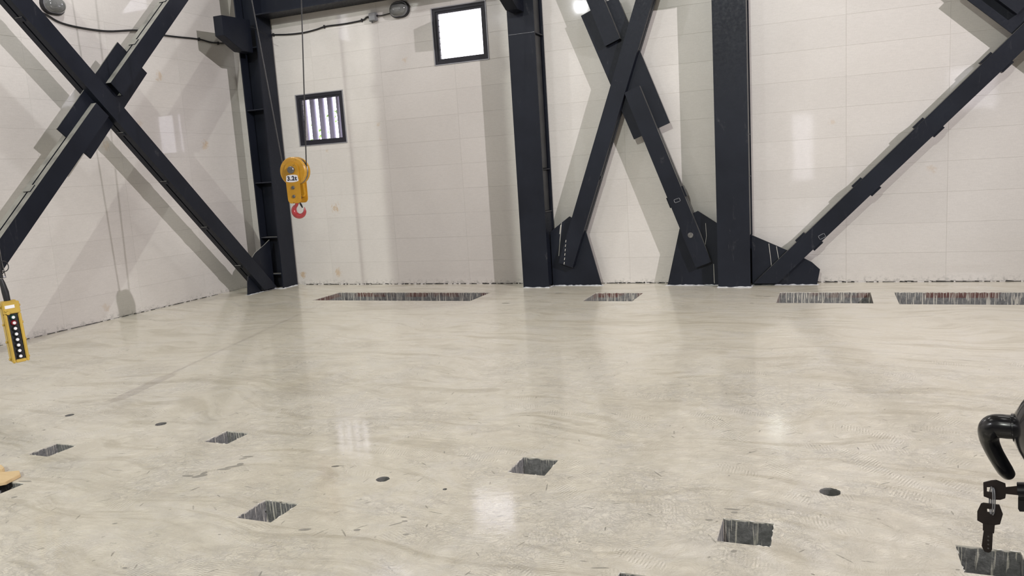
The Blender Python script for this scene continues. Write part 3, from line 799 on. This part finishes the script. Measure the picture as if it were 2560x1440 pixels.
tag(MB().tube(smooth_path(cw), .005, 6).build('lamp_cable', RUBBER, smooth=True), 'thin black cable crossing the face of the corner column', 'cable')

# ------------------------------------------------------------------ hook block
HB = CAM+ray(738, 428).normalized()*7.6     # sheave centre
S = 7.1*1.0/F                                   # metres per pixel there
vd = (HB-CAM); vd.z = 0; vd.normalize()
ang = math.radians(28)
nrm = Matrix.Rotation(ang, 3, 'Z') @ (-vd)      # cheek normal, pointing at the viewer and turned
nrm = Matrix.Rotation(-2*ang, 3, 'Z') @ nrm
hu = Vector((0, 0, 1)).cross(nrm).normalized(); 
hk = thing('hook_block', 'yellow crane hook block marked 3.2t with a red hook', 'crane hook', HB)
def H(a, b, n): return HB+hu*a+Vector((0, 0, 1))*b+nrm*n
R0 = .122
for sd in (1, -1):
    mb = MB(); mb.lathe([(R0*.93, sd*.012), (R0, sd*.018), (R0, sd*.040), (R0*.93, sd*.050), (R0*.5, sd*.055)], 40, HB, nrm)
    mb.build('sheave_guard', YELLOW, hk, True)
MB().lathe([(R0*.97, -.012), (R0*.86, 0), (R0*.97, .012)], 40, HB, nrm).build('sheave', GREYM, hk, True)
def cheek_poly():
    pts = []
    for j in range(13): q = math.pi*j/12; pts.append((.066*math.cos(q), .015+.066*math.sin(q)))
    for j in range(9): q = math.pi+math.pi/2*j/8; pts.append((-.056+.03*(math.cos(q)+1)-.006, -.235+.04*math.sin(q)))
    for j in range(9): q = -math.pi/2+math.pi/2*j/8; pts.append((.056-.03*(1-math.cos(q))+.006, -.235+.04*math.sin(q)))
    return pts
for sd in (1, -1):
    mb = MB(); cp = cheek_poly(); z0, z1 = (.055, .067) if sd > 0 else (-.067, -.055)
    mb.prism(cp, lambda a, b: H(a, b, z0), lambda a, b: H(a, b, z1)).build('cheek_plate', YELLOW, hk, True, bevel=.003)
# body between the cheeks
mb = MB(); mb.prism([(-.05, -.11), (.05, -.11), (.055, -.2), (.04, -.225), (-.04, -.225), (-.055, -.2)], lambda a, b: H(a, b, -.055), lambda a, b: H(a, b, -.015)).build('housing', YELLOW, hk, True)
for (b, r, l) in ((.012, .031, .022), (-.14, .015, .008), (-.215, .014, .008)):
    MB().lathe([(r, 0), (r, l*.7), (r*.8, l)], 24, H(0, b, .067), nrm).build('axle_pin' if r > .02 else 'bolt', GREYM, hk, True)
    MB().lathe([(r, 0), (r, l*.7), (r*.8, l)], 24, H(0, b, -.067), -nrm).build('axle_pin' if r > .02 else 'bolt', GREYM, hk, True)
MB().lathe([(.028, -.02), (.028, .02)], 20, H(0, -.225, 0), nrm).build('trunnion', GREYM, hk, True)
MB().tube([H(0, -.215, 0), H(0, -.275, 0)], .017, 16).build('hook_shank', RED, hk, True)
# label plate
pl = [(-.058, -.085), (-.052, -.037), (-.03, -.031), (0, -.029), (.03, -.031), (.052, -.037), (.058, -.085), (.03, -.092), (0, -.094), (-.03, -.092)]
lp = MB().prism(pl, lambda a, b: H(a, b, .0672), lambda a, b: H(a, b, .0705)).build('rating_plate', WHITE, hk, label='white plate reading 3.2t')
fc_ = bpy.data.curves.new('rating_text', 'FONT'); fc_.body = '3.2t'; fc_.size = .05; fc_.extrude = .0006; fc_.offset = .0022; fc_.align_x = 'CENTER'; fc_.align_y = 'CENTER'; fc_.space_character = 1.15
fo = bpy.data.objects.new('tmp', fc_); COL.objects.link(fo); bpy.context.view_layer.update()
me = bpy.data.meshes.new_from_object(fo.evaluated_get(bpy.context.evaluated_depsgraph_get())); bpy.data.objects.remove(fo)
me.materials.clear(); me.materials.append(INK)
T = Matrix((hu, Vector((0, 0, 1)), nrm)).transposed().to_4x4(); T.translation = H(0, -.062, .0712)
me.transform(T); to = bpy.data.objects.new('rating_lettering', me); COL.objects.link(to); attach(to, lp)
# hook: a thick tapered C hanging below, lying in the cheek plane
hc = (0.0, -.338)
hpts = []; hr = []
hpts += [(-.002, -.262), (-.012, -.275)]; hr += [.015, .018]
for j in range(21):
    q = math.radians(118+j*(232/20)); rr = .048+.001*j*.3
    hpts.append((hc[0]+rr*math.cos(q), hc[1]+rr*math.sin(q)))
    k = math.sin(math.pi*min(1, max(0, (j+2)/23)))
    hr.append(.012+.019*k)
hpts.append((.053, -.315)); hr.append(.004)
mb = MB(); mb.tube([H(a, b, 0) for a, b in hpts], [(r*.8, r) for r in hr], 14); mb.build('hook', RED, hk, True)
MB().tube([H(.010, -.272, 0), H(.022, -.29, 0), H(.034, -.318, 0)], [.007, .009, .006], 8).build('safety_latch', RUBBER, hk, True)
MB().tube([H(.004, -.268, .012), H(.018, -.283, .012)], .003, 6).build('latch_spring', ALU, hk)
hk.scale = (1.07, 1.07, 1.07)
# the two ropes fan out upwards
yp = HB.y
sides = []
for q0, q1, s_ in (((631, 0), (701, 372), -1), ((753.8, 0), (766, 405), 1)):
    A = on(1, yp, *q0); B = on(1, yp, *q1); d = (A-B)/(A.z-B.z)
    btm = H(s_*.116, .02, 0)
    topp = btm + Vector((d.x, 0, 1))*(CZ-.02-btm.z)
    tp = A + d*(CZ-.02-A.z)
    sides.append((btm, tp))
for (b_, t_), lb in zip(sides, ('left wire rope of the yellow hook block, crossing the corner column', 'right wire rope of the yellow hook block, crossing the lower window')):
    tag(MB().tube([b_, t_], .0055, 8).build('wire_rope', ROPE, smooth=True), lb, 'rope', 'hoist ropes')
MB().tube([H(.108*math.cos(q), .108*math.sin(q), 0) for q in [math.radians(10+8*k) for k in range(21)]], .006, 8).build('rope_wrap', ROPE, hk, True)

# ------------------------------------------------------------------ pendant control
PD0 = CAM+ray(36, 828).normalized()*5.8
vd2 = PD0-CAM; vd2.z = 0; vd2.normalize(); pn = Matrix.Rotation(math.radians(14), 3, 'Z') @ (-vd2); pu = Vector((0, 0, 1)).cross(pn).normalized()
tilt = math.radians(-1.6); pz = Vector((0, 0, 1))*math.cos(tilt)+pu*math.sin(tilt); pu = pz.cross(pn).normalized()
pc = thing('pendant_control', 'yellow hanging crane pendant with a column of eight push buttons', 'remote control', PD0)
def K(a, b, n): return PD0+pu*a+pz*b+pn*n
def kbox(a0, b0, a1, b1, n0, n1, taper=1.0):
    m = MB(); return m.hexa([K(a0, b0, n0), K(a1, b0, n0), K(a1*taper, b1, n0), K(a0*taper, b1, n0), K(a0, b0, n1), K(a1, b0, n1), K(a1*taper, b1, n1), K(a0*taper, b1, n1)])
m_ = kbox(-.047, -.195, .047, .195, -.045, .018); m_.build('housing', YELLOW2, pc, True, bevel=.01)
for (a0, b0, a1, b1) in ((-.047, -.195, -.030, .115), (.030, -.195, .047, .115), (-.030, -.195, .030, -.175), (-.047, .115, .047, .190)):
    kbox(a0, b0, a1, b1, .016, .034).build('front_rim', YELLOW2, pc, True, bevel=.004)
kbox(-.030, -.175, .030, .115, .018, .020).build('button_panel', RUBBER, pc)
kbox(-.035, .150, .018, .170, .034, .0355).build('name_label', WHITE, pc)
for q, r in ((-.034, .007), (-.024, .011)):
    MB().lathe([(r, 0), (r, .006), (r*.7, .009)], 16, K(q, .138 if r < .009 else .122, .034), pn).build('key_switch', YELLOW2, pc, True)
GRN = simple('green_button_ring', (.01, .05, .04), .4); REDB = simple('red_button_ring', (.20, .012, .02), .4)
for i in range(8):
    b = .092-i*.0355
    ring = GRN if i == 0 else REDB if i == 1 else RUBBER
    rg = MB(); rg.lathe([(.0165, 0), (.0165, .010), (.0135, .016)], 20, K(0, b, .020), pn)
    ro = rg.build('button', ring, pc, True, label='green-ringed button' if i == 0 else 'red-ringed button' if i == 1 else None)
    MB().lathe([(.0095, 0), (.0085, .003)], 16, K(0, b, .036), pn).build('button_cap', WHITE, ro, True)
for sd in (1, -1):
    for b in (.16, .05, -.06, -.17):
        MB().lathe([(.007, 0), (.007, .012)], 10, K(sd*.046, b, 0), pu*sd).build('screw_lug', YELLOW2, pc, True)
MB().tube([K(-.004, .192, -.01), K(-.006, .25, -.01), K(-.012, .31, -.01), K(-.014, .335, -.01)], [.018, .020, .015, .010], 14).build('cable_boot', RUBBER, pc, True)
MB().tube([K(-.033, .345, -.01), K(.01, .343, -.01)], .006, 8).build('clamp', ALU, pc)
lp_ = [K(-.012, .36, 0)]
for k in range(17): q = math.radians(-90+k*22); lp_.append(K(.008+.028*math.cos(q), .41+.033*math.sin(q), .004*math.sin(k)))
MB().tube(lp_, .003, 6).build('cable_loop', RUBBER, pc, True)
cb0 = K(-.014, .338, -.01)
def up(p, z, dx=0): return Vector((p.x+dx, p.y, z))
tag(MB().tube([cb0, up(cb0, 2.2), up(cb0, 4.5), up(cb0, CZ-.02)], .0125, 10).build('pendant_cable', RUBBER, smooth=True), 'thick black cable holding up the yellow pendant control', 'cable')
sw0 = K(.012, .338, -.01)
tag(MB().tube([sw0, K(.006, .44, -.01), up(cb0, 2.2, .03), up(cb0, CZ-.02, .03)], .003, 6).build('support_wire', GREYM, smooth=True), 'thin steel wire beside the pendant cable', 'wire')

# ------------------------------------------------------------------ planks by the left pit
def plank(label, pts, z0, th):
    c = sum((on(2, z0+th, *q) for q in pts), Vector())/len(pts)
    mb = MB(); P3 = [on(2, z0+th, *q) for q in pts]; n = len(P3)
    mb.add([(q.x, q.y, z0) for q in P3]+[(q.x, q.y, z0+th) for q in P3], [tuple(range(n))[::-1], tuple(range(n, 2*n))]+[(i, (i+1) % n, n+(i+1) % n, n+i) for i in range(n)])
    o = mb.build('wood_plank', WOOD, bevel=.002); return tag(o, label, 'plank')
plank('pale raw board lying at the edge of the left floor pit', [(-140, 1202), (-20, 1182), (48, 1176), (51, 1185), (15, 1204), (-120, 1232)], .001, .018)
plank('short yellowish wood offcut above the pale board at the left edge', [(-60, 1160), (4, 1162), (11, 1169), (6, 1173), (-60, 1178)], .0005, .024)

# ------------------------------------------------------------------ door edge with handle, keys (foreground right)
DD = .92
vr = ray(2640, 1000); vr.z = 0; vr.normalize()       # the leaf runs along this direction, just outside the view
dn = Vector((vr.y, -vr.x, 0))                          # away from view (to the right)
def D(t, s, z): p = vr*t - dn*s; return Vector((p.x, p.y, z))
dr = struct(bpy.data.objects.new('door_1', None)); COL.objects.link(dr); dr.location = D(.5, 0, 0); bpy.context.view_layer.update()
DOORM = simple('dark_door_paint', (.03, .03, .035), .4)
mb = MB(); mb.hexa([D(.55, 0, .004), D(1.35, 0, .004), D(1.35, -.045, .004), D(.55, -.045, .004), D(.55, 0, 2.1), D(1.35, 0, 2.1), D(1.35, -.045, 2.1), D(.55, -.045, 2.1)])
mb.build('door_leaf', DOORM, dr)
def near(px, py, d=DD):     # point on the upright plane facing back along the leaf, d metres down it
    v = ray(px, py); k = d/v.dot(vr); return CAM+v*k
hn = thing('door_handle', 'glossy black lever handle at the right edge, pointing down', 'door handle', near(2560, 1065))
rc_ = near(2600, 1068); ax = -dn
MB().lathe([(.052, -.012), (.052, .0), (.045, .012), (.026, .024), (.0135, .030)], 36, near(2610, 1075)-ax*.004, ax).build('handle_rose', BLACKG, hn, True)
MB().tube([near(2575, 1070), near(2531, 1069), near(2529, 1069)], [.0145, .0145, .0125], 24).build('handle_collar', BLACKG, hn, True)
lev = [(2545, 1068), (2520, 1067), (2500, 1065), (2484, 1066), (2475, 1075), (2472, 1090), (2476, 1108), (2486, 1130), (2499, 1153), (2512, 1174), (2520, 1185), (2522, 1190)]
lr = [.0125, .0125, .0125, .0122, .0115, .0098, .0088, .0084, .0082, .0080, .0070, .003]
P3 = smooth_path([near(*q, DD+.004*max(0, i-4)) for i, q in enumerate(lev)], 4)
R3 = []
for i in range(len(lev)-1):
    for k in range(4): R3.append(lr[i]+(lr[i+1]-lr[i])*k/4)
R3.append(lr[-1])
MB().tube(P3, R3, 20).build('lever', BLACKG, hn, True)
def flat(name, polys, holes, dep, mat, parent, th=.0022):
    bm = bmesh.new()
    for poly, hole in zip(polys, holes):
        for dz in (0,):
            outer = [bm.verts.new(near(*q, dep)) for q in poly]
            es = [bm.edges.new((outer[i], outer[(i+1) % len(outer)])) for i in range(len(outer))]
            if hole:
                inn = [bm.verts.new(near(*q, dep)) for q in hole]
                es += [bm.edges.new((inn[i], inn[(i+1) % len(inn)])) for i in range(len(inn))]
            bmesh.ops.triangle_fill(bm, edges=es, use_beauty=True)
    r = bmesh.ops.extrude_face_region(bm, geom=list(bm.faces))
    bmesh.ops.translate(bm, verts=[e for e in r['geom'] if isinstance(e, bmesh.types.BMVert)], vec=vr*th)
    bmesh.ops.recalc_face_normals(bm, faces=bm.faces)
    me = bpy.data.meshes.new(name); bm.to_mesh(me); bm.free(); me.materials.append(mat)
    o = bpy.data.objects.new(name, me); COL.objects.link(o)
    if parent is not None: attach(o, parent)
    return o
kd = DD+.002
k1 = thing('key', 'dark key stuck sideways in the lock, under the lever handle', 'key', near(2500, 1228), 'keys')
flat('key_head', [[(2458, 1207), (2478, 1202), (2490, 1201), (2513, 1210), (2515, 1222), (2515, 1234), (2513, 1246), (2500, 1250), (2480, 1249), (2459, 1241)]], [[(2467, 1218), (2480, 1218), (2480, 1232), (2467, 1230)]], kd, KEYM, k1)
flat('key_blade', [[(2515, 1219), (2545, 1216), (2545, 1238), (2515, 1235)]], [None], kd, KEYM, k1, .0018)
lk = thing('lock_cylinder', 'dark lock cylinder at the right edge with a key in it', 'lock', near(2575, 1240))
MB().tube([near(2546, 1228), near(2640, 1229)], .0095, 24).build('cylinder_plug', BLACKG, lk, True)
flat('cylinder_body', [[(2545, 1246), (2545, 1272), (2549, 1279), (2640, 1282), (2640, 1243)]], [None], DD-.004, BLACKG, lk, .010)
rg = []
for k in range(25):
    q = 2*math.pi*k/24; c_ = near(2474+4, 1251, DD+.001); 
    rg.append(c_ + Vector((0, 0, 1))*.0150*math.cos(q) + (vr*.8-dn*.35)*.0055*math.sin(q))
kr = tag(MB().tube(rg, .0007, 6, False).build('key_ring', ALU, smooth=True), 'thin wire ring joining the two dark keys', 'key ring')
rg2 = [p+Vector((.0016, -.001, -.0006)) for p in rg]
MB().tube(rg2, .0007, 6, False).build('ring_coil', ALU, kr, True)
k2 = thing('key', 'dark key hanging freely from the wire ring, over a floor pit', 'key', near(2475, 1320), 'keys')
flat('key_head', [[(2452, 1260), (2458, 1258), (2498, 1263), (2507, 1287), (2500, 1311), (2487, 1313), (2457, 1309), (2443, 1301), (2443, 1279)]], [[(2467, 1272), (2484, 1273), (2484, 1282), (2468, 1281)]], kd, KEYM, k2)
flat('key_neck', [[(2457, 1309), (2487, 1313), (2485, 1334), (2457, 1326)]], [None], kd-.0005, KEYM, k2, .003)
flat('key_blade', [[(2459, 1327), (2482, 1333), (2480, 1374), (2477, 1380), (2471, 1382), (2461, 1379), (2454, 1365)]], [None], kd, KEYM, k2, .0018)
mbk = MB()
for yy in (1341, 1351, 1361, 1371): mbk.lathe([(.0011, 0), (.0009, .0004)], 10, near(2471, yy, kd-.0002), -vr)
mbk.build('blade_dimples', GREYM, k2)
